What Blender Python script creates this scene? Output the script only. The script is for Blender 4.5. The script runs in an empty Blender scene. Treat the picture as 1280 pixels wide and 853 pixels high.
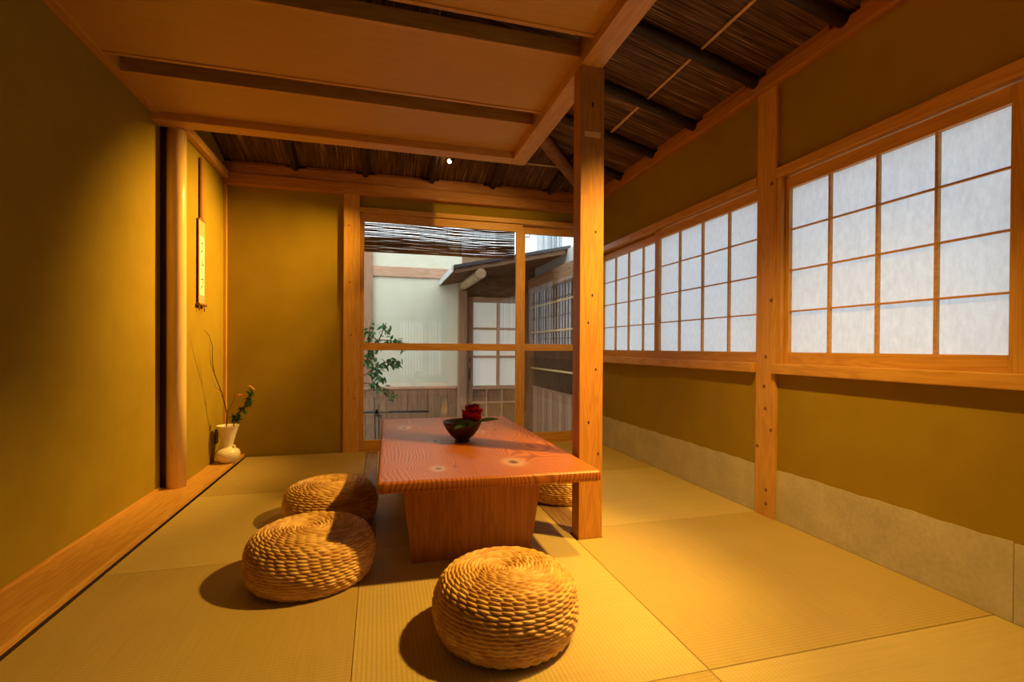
import bpy, bmesh, math, random
from mathutils import Vector, Matrix
from math import sin, cos, pi, radians as R
S = bpy.context.scene
COL = S.collection
rnd = random.Random(7)

# ------------------------------------------------------------------ materials
def new_mat(name):
    m = bpy.data.materials.new(name); m.use_nodes = True
    nt = m.node_tree
    for n in list(nt.nodes): nt.nodes.remove(n)
    out = nt.nodes.new('ShaderNodeOutputMaterial')
    return m, nt, out
class NT:
    def __init__(s, nt): s.nt = nt
    def n(s, t, **kw):
        o = s.nt.nodes.new(t)
        for k, v in kw.items(): setattr(o, k, v)
        return o
    def l(s, a, b): s.nt.links.new(a, b)
    def val(s, sock, v):
        if hasattr(v, 'links') or isinstance(v, bpy.types.NodeSocket): s.l(v, sock)
        else: sock.default_value = v
    def math(s, op, a, b=None, c=None):
        o = s.n('ShaderNodeMath', operation=op)
        for i, v in enumerate((a, b, c)):
            if v is not None: s.val(o.inputs[i], v)
        return o.outputs[0]
    def coord(s, scale=(1,1,1), rand=True):
        tc = s.n('ShaderNodeTexCoord'); v = tc.outputs['Object']
        if rand:
            oi = s.n('ShaderNodeObjectInfo')
            mu = s.math('MULTIPLY', oi.outputs['Random'], 37.0)
            ad = s.n('ShaderNodeVectorMath', operation='ADD')
            s.l(v, ad.inputs[0]); s.l(mu, ad.inputs[1]); v = ad.outputs[0]
        mp = s.n('ShaderNodeMapping'); mp.inputs['Scale'].default_value = scale
        s.l(v, mp.inputs[0]); return mp.outputs[0]
    def noise(s, vec, scale=5, detail=4, rough=.5, dist=0):
        o = s.n('ShaderNodeTexNoise'); s.l(vec, o.inputs['Vector'])
        o.inputs['Scale'].default_value = scale; o.inputs['Detail'].default_value = detail
        o.inputs['Roughness'].default_value = rough; o.inputs['Distortion'].default_value = dist
        return o.outputs['Fac']
    def ramp(s, fac, stops):
        o = s.n('ShaderNodeValToRGB'); s.l(fac, o.inputs[0])
        e = o.color_ramp.elements
        while len(e) < len(stops): e.new(.5)
        for i, (p, c) in enumerate(stops):
            e[i].position = p; e[i].color = (*c, 1)
        return o.outputs[0]
    def mix(s, fac, a, b, mode='MIX'):
        o = s.n('ShaderNodeMix', data_type='RGBA', blend_type=mode)
        s.val(o.inputs[0], fac)
        for sock, v in ((o.inputs[6], a), (o.inputs[7], b)):
            if isinstance(v, tuple): sock.default_value = (*v, 1)
            else: s.l(v, sock)
        return o.outputs[2]
    def bump(s, h, strength=.3, dist=.002):
        o = s.n('ShaderNodeBump'); o.inputs['Strength'].default_value = strength
        o.inputs['Distance'].default_value = dist; s.l(h, o.inputs['Height']); return o.outputs[0]
    def bsdf(s, col, rough=.6, normal=None, spec=.4, out=None):
        o = s.n('ShaderNodeBsdfPrincipled')
        if isinstance(col, tuple): o.inputs['Base Color'].default_value = (*col, 1)
        else: s.l(col, o.inputs['Base Color'])
        s.val(o.inputs['Roughness'], rough)
        o.inputs['Specular IOR Level'].default_value = spec
        if normal: s.l(normal, o.inputs['Normal'])
        if out: s.l(o.outputs[0], out.inputs[0])
        return o

def mat_wood(name, base, dark, axis='Z', rough=.45, freq=1.0, spec=.4, contrast=1.0):
    m, nt, out = new_mat(name); g = NT(nt)
    sc = {'X': (.7, 9, 9), 'Y': (9, .7, 9), 'Z': (9, 9, .7)}[axis]
    v = g.coord(sc)
    n1 = g.noise(v, 2.2*freq, 3, .5, .6)
    band = g.math('SINE', g.math('MULTIPLY', n1, 42.0))
    band = g.math('MULTIPLY_ADD', band, .5*contrast, .5)
    n2 = g.noise(v, 14*freq, 4, .6)
    f = g.math('ADD', g.math('MULTIPLY', band, .45), g.math('MULTIPLY', n2, .55))
    c = g.ramp(f, [(.25, dark), (.75, base)])
    big = g.noise(g.coord((1,1,1)), 2.0, 2)
    c = g.mix(g.math('MULTIPLY', big, .35), c, tuple(x*.72 for x in base))
    g.bsdf(c, rough, g.bump(n2, .15, .001), spec, out)
    return m
def mat_plaster(name, c1, c2, scale=6, grit=260, rough=.9, bump=.35):
    m, nt, out = new_mat(name); g = NT(nt)
    v = g.coord(rand=False)
    n = g.noise(v, scale, 4); k = g.noise(v, grit, 2)
    c = g.ramp(g.math('ADD', g.math('MULTIPLY', n, .6), g.math('MULTIPLY', k, .4)), [(.3, c1), (.7, c2)])
    g.bsdf(c, rough, g.bump(k, bump, .0015), .15, out); return m
def mat_plain(name, col, rough=.5, spec=.4, var=.12, metal=0, scale=30):
    m, nt, out = new_mat(name); g = NT(nt)
    n = g.noise(g.coord(), scale, 3)
    c = g.ramp(n, [(.3, tuple(x*(1-var) for x in col)), (.7, tuple(min(1, x*(1+var)) for x in col))])
    b = g.bsdf(c, rough, None, spec, out); b.inputs['Metallic'].default_value = metal
    return m
def mat_tatami(name, axis, tone):
    # rush facing: fine ribs every 15 mm, thin rush threads across them
    m, nt, out = new_mat(name); g = NT(nt)
    tc = g.n('ShaderNodeTexCoord'); sp = g.n('ShaderNodeSeparateXYZ'); g.l(tc.outputs['Object'], sp.inputs[0])
    a, b = (sp.outputs[0], sp.outputs[1]) if axis == 'X' else (sp.outputs[1], sp.outputs[0])
    rib = g.math('ABSOLUTE', g.math('SINE', g.math('MULTIPLY', a, pi/.0135)))
    thr = g.math('SINE', g.math('ADD', g.math('MULTIPLY', b, 2*pi/.0045), g.math('MULTIPLY', a, pi/.0135)))
    v = g.coord((1, 1, 1))
    fine = g.noise(g.coord((4, 220, 4) if axis == 'X' else (220, 4, 4)), 1.0, 3)
    h = g.math('ADD', rib, g.math('MULTIPLY', thr, .22))
    f = g.math('ADD', g.math('MULTIPLY', rib, .22), g.math('ADD', g.math('MULTIPLY', fine, .4), g.math('MULTIPLY', g.noise(v, 3, 3), .3)))
    c = g.ramp(f, [(.2, tuple(x*.62 for x in tone)), (.85, tone)])
    g.bsdf(c, .5, g.bump(h, .38, .0014), .3, out); return m
def mat_reed(name, axis):
    m, nt, out = new_mat(name); g = NT(nt)
    sc = (1.2, 170, 1.2) if axis == 'X' else (170, 1.2, 1.2)
    v = g.coord(sc, False)
    n = g.noise(v, 1.0, 2, .6)
    n3 = g.noise(g.coord((6, 40, 6) if axis == 'X' else (40, 6, 6), False), 1.0, 3)
    c = g.ramp(g.math('ADD', g.math('MULTIPLY', n, .75), g.math('MULTIPLY', n3, .25)),
               [(.38, (.014, .007, .004)), (.52, (.12, .058, .024)), (.62, (.22, .12, .052)), (.69, (.62, .44, .22))])
    g.bsdf(c, .6, g.bump(n, .8, .004), .25, out); return m
def mat_paper(name):
    m, nt, out = new_mat(name); g = NT(nt)
    n = g.noise(g.coord((60, 60, 25)), 1.0, 5, .7)
    c = g.ramp(n, [(.3, (.69, .73, .76)), (.7, (.81, .85, .88))])
    d = g.n('ShaderNodeBsdfDiffuse'); t = g.n('ShaderNodeBsdfTranslucent')
    g.l(c, d.inputs[0]); g.l(c, t.inputs[0])
    mx = g.n('ShaderNodeMixShader'); mx.inputs[0].default_value = .62
    g.l(d.outputs[0], mx.inputs[1]); g.l(t.outputs[0], mx.inputs[2]); g.l(mx.outputs[0], out.inputs[0])
    return m
def mat_glass(name):
    m, nt, out = new_mat(name); g = NT(nt)
    fr = g.n('ShaderNodeFresnel'); fr.inputs[0].default_value = 1.5
    f = g.math('MULTIPLY', fr.outputs[0], 2.1)
    t = g.n('ShaderNodeBsdfTransparent'); t.inputs[0].default_value = (.95, .97, .96, 1)
    gl = g.n('ShaderNodeBsdfGlossy'); gl.inputs['Roughness'].default_value = .0
    mx = g.n('ShaderNodeMixShader'); g.l(f, mx.inputs[0])
    g.l(t.outputs[0], mx.inputs[1]); g.l(gl.outputs[0], mx.inputs[2]); g.l(mx.outputs[0], out.inputs[0])
    return m
def mat_emit(name, col, strength, base=None):
    m, nt, out = new_mat(name); g = NT(nt)
    b = g.bsdf(base or col, .4, None, .3, out)
    b.inputs['Emission Color'].default_value = (*col, 1); b.inputs['Emission Strength'].default_value = strength
    return m
def mat_tabletop(name, knots):
    # flat-sawn figure: contour lines of a stretched height field that rings round the knots
    m, nt, out = new_mat(name); g = NT(nt)
    tc = g.n('ShaderNodeTexCoord'); P = tc.outputs['Object']
    sp = g.n('ShaderNodeSeparateXYZ'); g.l(P, sp.inputs[0]); x, y = sp.outputs[0], sp.outputs[1]
    v = g.coord((1.5, .75, 1), False)
    n1 = g.noise(v, 2.0, 2, .45, .3)
    h = g.math('ADD', g.math('MULTIPLY', x, 2.2), g.math('MULTIPLY', n1, .75))
    core = None
    for (kx, ky, r, amp, kn) in knots:
        dx = g.math('MULTIPLY', g.math('SUBTRACT', x, kx), 1/r)
        dy = g.math('MULTIPLY', g.math('SUBTRACT', y, ky), .62/r)
        d2 = g.math('ADD', g.math('MULTIPLY', dx, dx), g.math('MULTIPLY', dy, dy))
        e = g.math('EXPONENT', g.math('MULTIPLY', d2, -1.0))
        h = g.math('ADD', h, g.math('MULTIPLY', e, amp))
        k = g.math('EXPONENT', g.math('MULTIPLY', d2, -9.0))
        if kn: core = k if core is None else g.math('MAXIMUM', core, k)
    ln = g.math('SINE', g.math('MULTIPLY', h, 165.0))
    ln = g.math('MULTIPLY_ADD', ln, .5, .5)
    fine = g.noise(g.coord((90, 5, 10), False), 1.0, 3)
    f = g.math('ADD', g.math('MULTIPLY', ln, .6), g.math('MULTIPLY', fine, .4))
    c = g.ramp(f, [(.12, (.16, .038, .006)), (.38, (.36, .110, .017)), (.80, (.46, .155, .026))])
    big = g.noise(v, 1.3, 2)
    c = g.mix(g.math('MULTIPLY', big, .22), c, (.46, .14, .035))
    ring = g.math('MULTIPLY', core, g.math('SUBTRACT', 1.0, core))
    c = g.mix(g.math('MULTIPLY', ring, 2.2), c, (.62, .46, .40))  # pale ring: glare around the knots put into the colour
    c = g.mix(g.math('POWER', core, 2.5), c, (.06, .045, .06))
    g.bsdf(c, .36, g.bump(f, .12, .001), .24, out); return m
def mat_pouf(name):
    m, nt, out = new_mat(name); g = NT(nt)
    at = g.n('ShaderNodeAttribute', attribute_name='strand')
    n = g.noise(g.coord((1,1,1)), 120, 3)
    f = g.math('ADD', g.math('MULTIPLY', at.outputs['Fac'], .75), g.math('MULTIPLY', n, .25))
    c = g.ramp(f, [(.1, (.55, .29, .075)), (.5, (.74, .44, .13)), (.9, (.88, .60, .23))])
    g.bsdf(c, .5, g.bump(n, .4, .001), .35, out); return m

WOODC = (.68, .37, .085); WOODD = (.55, .275, .055)
wX = mat_wood('cedar_grain_x', WOODC, WOODD, 'X'); wY = mat_wood('cedar_grain_y', WOODC, WOODD, 'Y'); wZ = mat_wood('cedar_grain_z', WOODC, WOODD, 'Z')
wPill = mat_wood('old_pillar_wood', (.54, .245, .042), (.42, .17, .026), 'Z', .5, 1.2)
wPatch = mat_wood('inlay_wood', (.86, .55, .2), (.74, .44, .14), 'X')
wBeam = mat_wood('red_pine_beam', (.52, .22, .05), (.40, .15, .03), 'X', .5)
wBeamY = mat_wood('red_pine_plate', (.50, .22, .05), (.38, .15, .03), 'Y', .5)
wLog = mat_wood('smoked_log', (.035, .018, .012), (.014, .008, .006), 'X', .55)
wHip = mat_wood('hip_log', (.30, .13, .045), (.18, .075, .025), 'X', .5)
wBoardX = mat_wood('ceiling_veneer', (.62, .35, .07), (.56, .30, .055), 'X', .5, 1.0, .3, .5)
wPost = mat_wood('polished_round_post', (.92, .66, .28), (.80, .50, .17), 'Z', .25, .8, .5, .6)
wPlank = mat_wood('floor_plank', (.42, .26, .12), (.22, .12, .05), 'Y', .4)
wBase = mat_wood('table_slab', (.50, .19, .04), (.36, .12, .02), 'Z', .4, 1.3)
wOutZ = mat_wood('weathered_cedar_z', (.36, .20, .115), (.22, .115, .06), 'Z', .7)
wOutX = mat_wood('fresh_cedar_x', (.62, .38, .25), (.48, .28, .17), 'X', .7)
wOutPink = mat_wood('fresh_cedar_z', (.44, .25, .15), (.32, .17, .095), 'Z', .7)
wOutY = mat_wood('eave_cedar_y', (.34, .19, .10), (.2, .1, .05), 'Y', .7)
wOutD = mat_wood('dark_cedar_x', (.30, .17, .09), (.18, .09, .045), 'X', .7)
wLogPale = mat_wood('peeled_log_y', (.62, .42, .26), (.42, .25, .13), 'Y', .6)
mWall = mat_plaster('olive_earth_plaster', (.285, .192, .014), (.345, .238, .02))
mCream = mat_plaster('cream_plaster', (.66, .64, .50), (.74, .72, .58))
mGreyPl = mat_plaster('grey_plaster', (.55, .55, .54), (.62, .62, .61))
mWains = mat_plaster('grey_wall_paper', (.42, .38, .29), (.60, .55, .44), 7, 60, .85, .15)
mGround = mat_plaster('courtyard_earth', (.22, .20, .17), (.34, .31, .27), 8, 90)
mSub = mat_plain('subfloor_boards', (.08, .05, .03))
tatX = mat_tatami('rush_matting_ribs_along_y', 'X', (.68, .52, .19))  # lighter tone: sheen of this weave direction painted into the colour
tatY = mat_tatami('rush_matting_ribs_along_x', 'Y', (.58, .425, .135))  # darker tone: duller sheen of the crosswise weave painted in
reedX = mat_reed('reed_soffit_x', 'X'); reedY = mat_reed('reed_soffit_y', 'Y')
mPaper = mat_paper('shoji_paper'); mGlass = mat_glass('window_glass')
mPouf = mat_pouf('water_hyacinth')
mBowl = mat_wood('dark_turned_bowl', (.065, .035, .02), (.03, .015, .009), 'X', .35)
mPetal = mat_plain('crimson_petal', (.66, .016, .022), .55, .3, .25)
mPetalD = mat_plain('deep_crimson_petal', (.36, .008, .016), .5, .3, .25)
mLeaf = mat_plain('glossy_leaf', (.10, .24, .05), .35, .5, .3)
mLeafOut = mat_plain('shrub_leaf', (.11, .27, .10), .3, .5, .35)
mPink = mat_plain('pink_bud', (.85, .36, .24), .5, .3, .15)
mTwig = mat_plain('twig_bark', (.10, .045, .025), .7)
mVase = mat_plain('cream_glaze', (.84, .76, .58), .22, .5, .05)
mBlack = mat_plain('black_lacquer', (.015, .012, .012), .35)
mDark = mat_plain('dark_metal', (.04, .04, .045), .4, .5)
mBrass = mat_plain('brass', (.75, .55, .2), .3, .5, .1, 1.0)
mScroll = mat_plain('scroll_mounting', (.50, .33, .16), .8); mScrollP = mat_plain('scroll_paper', (.86, .80, .66), .8)
mInk = mat_plain('brush_ink', (.03, .03, .03), .7); mCord = mat_plain('red_brown_strip', (.30, .09, .035), .6)
mBamb = mat_plain('pale_bamboo', (.66, .44, .18), .4); mBambD = mat_plain('dark_bamboo', (.05, .045, .04), .45)
mBlind = mat_plain('brown_bamboo_slat', (.17, .072, .032), .5); mRope = mat_plain('palm_rope', (.02, .016, .014), .9)
mTile = mat_plain('grey_roof_tile', (.075, .075, .085), .5); mFlash = mat_plain('zinc_edge', (.55, .58, .60), .4)
mWhiteB = mat_plain('white_cladding', (.82, .83, .84), .6, .3, .04); mPipe = mat_plain('grey_pipe', (.42, .47, .52), .4)
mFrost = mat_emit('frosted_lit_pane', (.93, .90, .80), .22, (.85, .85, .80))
mPane = mat_plain('lattice_paper', (.74, .72, .73), .8, .2, .08)
mReedScr = mat_wood('reed_screen', (.16, .10, .065), (.07, .04, .025), 'Z', .7, 2.0)
mLamp = mat_emit('lamp_lens', (1.0, .72, .35), 60)

# ------------------------------------------------------------------ mesh helpers
ORG = {}
class MB:
    def __init__(s): s.bm = bmesh.new()
    def _merge(s, b):
        me = bpy.data.meshes.new('tmp'); b.to_mesh(me); b.free(); s.bm.from_mesh(me); bpy.data.meshes.remove(me)
    def box(s, x0, x1, y0, y1, z0, z1, bev=.003, M=None, seg=2):
        b = bmesh.new(); bmesh.ops.create_cube(b, size=1)
        for v in b.verts: v.co = Vector((x0+(v.co.x+.5)*(x1-x0), y0+(v.co.y+.5)*(y1-y0), z0+(v.co.z+.5)*(z1-z0)))
        if bev: bmesh.ops.bevel(b, geom=b.edges[:], offset=min(bev, .3*min(x1-x0, y1-y0, z1-z0)), segments=seg, affect='EDGES', profile=.6)
        if M is not None: bmesh.ops.transform(b, matrix=M, verts=b.verts)
        s._merge(b); return s
    def prism(s, pts, z0, z1, bev=0):
        b = bmesh.new()
        lo = [b.verts.new((x, y, z0)) for x, y in pts]; hi = [b.verts.new((x, y, z1)) for x, y in pts]
        b.faces.new(lo[::-1]); top = b.faces.new(hi); n = len(pts)
        for i in range(n): b.faces.new((lo[i], lo[(i+1) % n], hi[(i+1) % n], hi[i]))
        bmesh.ops.recalc_face_normals(b, faces=b.faces[:])
        if bev: bmesh.ops.bevel(b, geom=[e for e in top.edges], offset=bev, segments=2, affect='EDGES')
        s._merge(b); return s
    def hull8(s, q, bev=0):     # 8 corners: 4 bottom, 4 top
        b = bmesh.new(); v = [b.verts.new(p) for p in q]
        for f in ((3,2,1,0),(4,5,6,7),(0,1,5,4),(1,2,6,5),(2,3,7,6),(3,0,4,7)): b.faces.new([v[i] for i in f])
        bmesh.ops.recalc_face_normals(b, faces=b.faces[:])
        if bev: bmesh.ops.bevel(b, geom=b.edges[:], offset=bev, segments=3, affect='EDGES', profile=.6)
        s._merge(b); return s
    def tube(s, pts, rad, seg=12, caps=True, wob=0):
        pts = [Vector(p) for p in pts]; n = len(pts)
        if not hasattr(rad, '__len__'): rad = [rad]*n
        b = bmesh.new(); rings = []
        up = Vector((.13, .21, .97))
        for i, p in enumerate(pts):
            t = (pts[min(i+1, n-1)]-pts[max(i-1, 0)]).normalized()
            a = t.cross(up)
            if a.length < .2: a = t.cross(Vector((1, .1, 0)))
            a.normalize(); c = t.cross(a)
            ring = []
            for k in range(seg):
                an = 2*pi*k/seg; r = rad[i]*(1+wob*sin(3*an+i*1.7))
                ring.append(b.verts.new(p+a*cos(an)*r+c*sin(an)*r))
            rings.append(ring)
        for i in range(n-1):
            for k in range(seg):
                f = b.faces.new((rings[i][k], rings[i][(k+1) % seg], rings[i+1][(k+1) % seg], rings[i+1][k])); f.smooth = True
        if caps: b.faces.new(rings[0][::-1]); b.faces.new(rings[-1])
        bmesh.ops.recalc_face_normals(b, faces=b.faces[:])
        s._merge(b); return s
    def lathe(s, prof, cx, cy, z0, seg=40):
        b = bmesh.new(); rings = []
        for r, z in prof:
            if r < 1e-5: rings.append([b.verts.new((cx, cy, z0+z))])
            else: rings.append([b.verts.new((cx+r*cos(2*pi*k/seg), cy+r*sin(2*pi*k/seg), z0+z)) for k in range(seg)])
        for A, B in zip(rings, rings[1:]):
            for k in range(seg):
                j = (k+1) % seg
                if len(A) == 1 and len(B) == 1: continue
                if len(A) == 1: f = b.faces.new((A[0], B[j], B[k]))
                elif len(B) == 1: f = b.faces.new((A[k], A[j], B[0]))
                else: f = b.faces.new((A[k], A[j], B[j], B[k]))
                f.smooth = True
        bmesh.ops.recalc_face_normals(b, faces=b.faces[:])
        s._merge(b); return s
    def ball(s, c, r, M=None, sub=2):
        b = bmesh.new(); bmesh.ops.create_icosphere(b, subdivisions=sub, radius=r)
        for f in b.faces: f.smooth = True
        if M is not None: bmesh.ops.transform(b, matrix=M, verts=b.verts)
        bmesh.ops.translate(b, verts=b.verts, vec=Vector(c)); s._merge(b); return s
    def leaf(s, base, dirv, nrm, L, W, curl=.25, nu=5, nv=2, cup=.0):
        d = Vector(dirv).normalized(); n = Vector(nrm); n = (n-d*n.dot(d)).normalized(); sd = d.cross(n)
        b = bmesh.new(); rows = []
        for i in range(nu+1):
            u = i/nu; w = W*.5*(sin(pi*min(1, u*.94+.03))**.8)*(1-.25*u); p = Vector(base)+d*(L*u)+n*(-curl*L*u*u)
            rows.append([b.verts.new(p+sd*(w*(j/nv))+n*((abs(j)/nv)**2*cup*W)) for j in range(-nv, nv+1)])
        for A, B in zip(rows, rows[1:]):
            for j in range(2*nv):
                f = b.faces.new((A[j], A[j+1], B[j+1], B[j])); f.smooth = True
        r = bmesh.ops.solidify(b, geom=b.faces[:], thickness=.0006)
        s._merge(b); return s
    def build(s, name, mat, parent=None, smooth=False, mats=None):
        me = bpy.data.meshes.new(name)
        if parent is None:
            xs = [v.co for v in s.bm.verts]
            o = Vector(((min(v.x for v in xs)+max(v.x for v in xs))/2, (min(v.y for v in xs)+max(v.y for v in xs))/2, min(v.z for v in xs)))
        else: o = ORG[parent.name]
        bmesh.ops.translate(s.bm, verts=s.bm.verts, vec=-o)
        s.bm.to_mesh(me); s.bm.free(); me.materials.append(mat)
        ob = bpy.data.objects.new(name, me); COL.objects.link(ob)
        if parent is None: ob.location = o
        else: ob.parent = parent
        ORG[ob.name] = o.copy()
        return ob
def tag(o, label, cat, group=None, kind=None):
    o['label'] = label; o['category'] = cat
    if group: o['group'] = group
    if kind: o['kind'] = kind
    return o
def struct(o): o['kind'] = 'structure'; return o
def thing(name, loc, label, cat, group=None):
    o = bpy.data.objects.new(name, None); COL.objects.link(o); o.location = loc; o.empty_display_size = .1
    ORG[o.name] = Vector(loc); return tag(o, label, cat, group)
def sthing(name, loc):
    o = bpy.data.objects.new(name, None); COL.objects.link(o); o.location = loc; o.empty_display_size = .1
    ORG[o.name] = Vector(loc); return struct(o)
def copy_thing(o, parent=None):
    c = o.copy(); COL.objects.link(c); c.parent = parent
    for ch in list(o.children): copy_thing(ch, c)
    return c

# ------------------------------------------------------------------ room shell
XL, XR, YB, YF = -1.29, 2.03, 4.40, -1.20
struct(MB().box(-1.45, 2.13, YF-.1, 4.5, -.16, -.05, 0).build('floor', mSub))
struct(MB().box(-1.45, XL, YF, 3.445, -.05, 2.95, 0).build('wall_left', mWall))
w = MB().box(-1.235, -1.20, 3.505, YB, -.05, 2.95, 0); w.box(-1.60, -1.235, 3.95, 4.5, -.05, 2.95, 0); w.box(-1.60, -1.45, 3.35, 3.95, -.05, 2.95, 0)
struct(w.build('wall_alcove', mWall))
w = MB().box(-1.20, -.29, YB, YB+.1, -.05, 2.42, 0); w.box(-.29, XR, YB+.005, YB+.085, 2.095, 2.42, 0)
struct(w.build('wall_back', mWall))
# right wall: solid below the sills and above the lintels
w = MB()
for y0, y1 in ((YF, 2.12), (2.255, 4.5)):
    w.box(XR, XR+.10, y0, y1, -.05, .775, 0); w.box(XR, XR+.10, y0, y1, 1.84, 2.42, 0)
w.box(XR, XR+.10, YF, -.02, .775, 1.84, 0); w.box(XR, XR+.10, 4.30, 4.5, .775, 1.84, 0)
struct(w.build('wall_right', mWall))
# wall behind the viewer with a slatted paper window (seen mirrored in the glass door)
w = MB().box(-1.29, .38, YF-.1, YF, -.05, 2.95, 0); w.box(1.26, XR, YF-.1, YF, -.05, 2.95, 0)
w.box(.38, 1.26, YF-.1, YF, -.05, .30, 0); w.box(.38, 1.26, YF-.1, YF, 1.45, 2.95, 0)
struct(w.build('wall_front', mWall))
win = sthing('window_3', (.82, YF-.05, .30))
MB().box(.38, 1.26, YF-.07, YF-.068, .30, 1.45, 0).build('paper_pane', mPaper, win)
w = MB().box(.38, .42, YF-.06, YF-.03, .30, 1.45); w.box(1.22, 1.26, YF-.06, YF-.03, .30, 1.45); w.box(.42, 1.22, YF-.06, YF-.03, .30, .34); w.box(.42, 1.22, YF-.06, YF-.03, 1.41, 1.45); w.box(.86, 1.0, YF-.06, YF-.03, .34, 1.41)
w.build('frame', wZ, win)
w = MB()
for i in range(13): w.box(.445+i*.058, .475+i*.058, YF-.062, YF-.04, .34, 1.41, .002)
w.box(.42, 1.22, YF-.065, YF-.05, .86, .89, .002)
w.build('slats', wZ, win)

# lining paper along the foot of the right wall
for i, (y0, y1) in enumerate(((-1.1, 1.118), (1.120, 2.12), (2.255, 4.40))):
    n = max(2, int((y1-y0)/.045)); q = MB(); b = bmesh.new(); top = []   # hand-torn upper edge
    for k in range(n+1): top.append((y0+(y1-y0)*k/n, .265+.0022*sin(k*1.9+i)+.0016*sin(k*.7+2*i)))
    vs = [[b.verts.new((x, yy, zz)) for yy, zz in ([(y0, 0.0)]+top+[(y1, 0.0)])] for x in (XR-.003, XR)]
    b.faces.new(vs[0]); b.faces.new(vs[1][::-1]); m_ = len(vs[0])
    for k in range(m_): b.faces.new((vs[0][k], vs[1][k], vs[1][(k+1) % m_], vs[0][(k+1) % m_]))
    bmesh.ops.recalc_face_normals(b, faces=b.faces[:]); q._merge(b)
    struct(q.build('baseboard_right', mWains))
# posts, plates, lintels and sills of the right wall
trim_no = [0]
def trim(mb, mat):
    trim_no[0] += 1
    return struct(mb.build('trim_%d' % trim_no[0], mat))
t = MB().box(2.008, 2.13, 2.12, 2.255, -.05, 2.31, .006)
p = trim(t, wZ)
k = MB()
for y, z in ((2.19, .70), (2.18, .58), (2.235, .37), (2.17, .145), (2.17, .07), (2.15, 1.78), (2.145, 1.16), (2.18, .86), (2.14, .47)):
    k.tube([(2.0065, y, z), (2.011, y, z)], .0095 if z < .9 else .011, 12)
k.build('knots', mat_plain('knot_wood', (.20, .075, .025), .6), p)
# hewn wall plate, its notched upper edge under the rafters
t = MB().box(1.985, 2.13, YF, 4.42, 2.292, 2.372, .012)
for y in (.93, 1.46, 1.99, 2.52, 3.05, 3.56, 4.06): t.box(1.99, 2.13, y-.19, y+.19, 2.36, 2.396, .006)
trim(t, wBeamY)
for y0, y1 in ((-.1, 2.12), (2.255, 4.36)):
    t = MB().box(2.005, 2.12, y0, y1, 1.80, 1.85, .004); t.box(2.098, 2.12, y0, y1, 1.768, 1.805, 0); trim(t, wY)      # lintel; strip behind it added to stop sky light in the gap
    trim(MB().box(1.985, 2.12, y0, y1, .772, .826, .005), wY)      # sill
trim(MB().box(2.012, 2.10, 2.085, 2.119, .826, 1.80, .003), wZ)    # jamb beside the post

def shoji(y0, y1, xoff, label, cols, w_l=.045, w_r=.045):
    x0 = 2.028+xoff; x1 = x0+.028
    r = thing('shoji_screen', (x0, (y0+y1)/2, .826), label, 'paper screen')
    zb, zt = .885, 1.728
    MB().box(x0, x1, y0, y0+w_r, .826, 1.788, .002).build('stile', wZ, r); MB().box(x0, x1, y1-w_l, y1, .826, 1.788, .002).build('stile', wZ, r)
    MB().box(x0, x1, y0+w_r, y1-w_l, .826, zb, .002).build('bottom_rail', wY, r); MB().box(x0, x1, y0+w_r, y1-w_l, zt, 1.788, .002).build('top_rail', wY, r)
    a, b = y0+w_r, y1-w_l
    lat = MB()
    for i in range(1, cols): yy = a+(b-a)*i/cols; lat.box(x0+.004, x0+.022, yy-.0055, yy+.0055, zb, zt, .001)
    for i in range(1, 4): zz = zb+(zt-zb)*i/4; lat.box(x0+.008, x0+.022, a, b, zz-.004, zz+.004, .001)
    lat.build('lattice', wY, r)
    MB().box(x0+.0225, x0+.0235, a-.01, b+.01, zb-.01, zt+.01, 0).build('paper', mPaper, r)
    return r
shoji(1.095, 2.083, .006, 'large paper screen of sixteen panes nearest the viewer on the right wall', 4, .022, .05)
shoji(.06, 1.125, .04, 'paper screen sliding behind the nearest one, cut off by the right edge of the photo', 4)
shoji(2.262, 3.330, .006, 'paper screen in the far right window between the wall post and the window middle', 4, .055, .004)
shoji(3.290, 4.340, .04, 'paper screen half hidden behind the square pillar, farthest along the right wall', 4)

# back wall timbers
t = MB().box(-1.235, XR, 4.345, 4.45, 2.195, 2.285, .006); t.box(-1.235, XR, 4.36, 4.45, 2.287, 2.372, .008)
for x in (-.94, -.39, .16, .71, 1.27, 1.80): t.box(x-.2, x+.2, 4.37, 4.45, 2.36, 2.39, .006)
trim(t, wBeam)
p = trim(MB().box(-.292, -.163, 4.375, 4.50, -.05, 2.196, .004), wZ)
k = MB()
for x, z in ((-.25, 1.93), (-.23, 1.0), (-.20, .46), (-.24, 1.45)): k.tube([(x, 4.3735, z), (x, 4.378, z)], .007, 10)
k.build('knots', bpy.data.materials['knot_wood'], p)
trim(MB().box(-1.205, -1.178, 4.372, 4.40, .025, 2.196, .003), wZ)          # corner batten
trim(MB().box(-.163, XR, 4.375, 4.50, 2.055, 2.097, .004), wX)              # door lintel
trim(MB().box(-.292, XR, 4.385, 4.52, -.05, .006, .003), wX)                # door track
trim(MB().box(-1.20, -1.155, 3.42, 4.36, 2.235, 2.29, .004), wY)            # alcove cornice
# floor board along the left wall
o = MB().box(-1.31, -1.05, YF, 4.398, 0.0, .026, .003).build('baseboard_left', wY); struct(o)
MB().box(-1.29, -1.275, YF, 3.42, .026, .040, .003).build('bead', wY, o)

trim(MB().box(-1.33, -1.235, 3.475, 3.503, .0, 2.95, 0), mat_wood('slot_shade', (.16, .07, .02), (.09, .04, .012), 'Z'))  # added board, its dark colour stands in for shade in the slot
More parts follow.
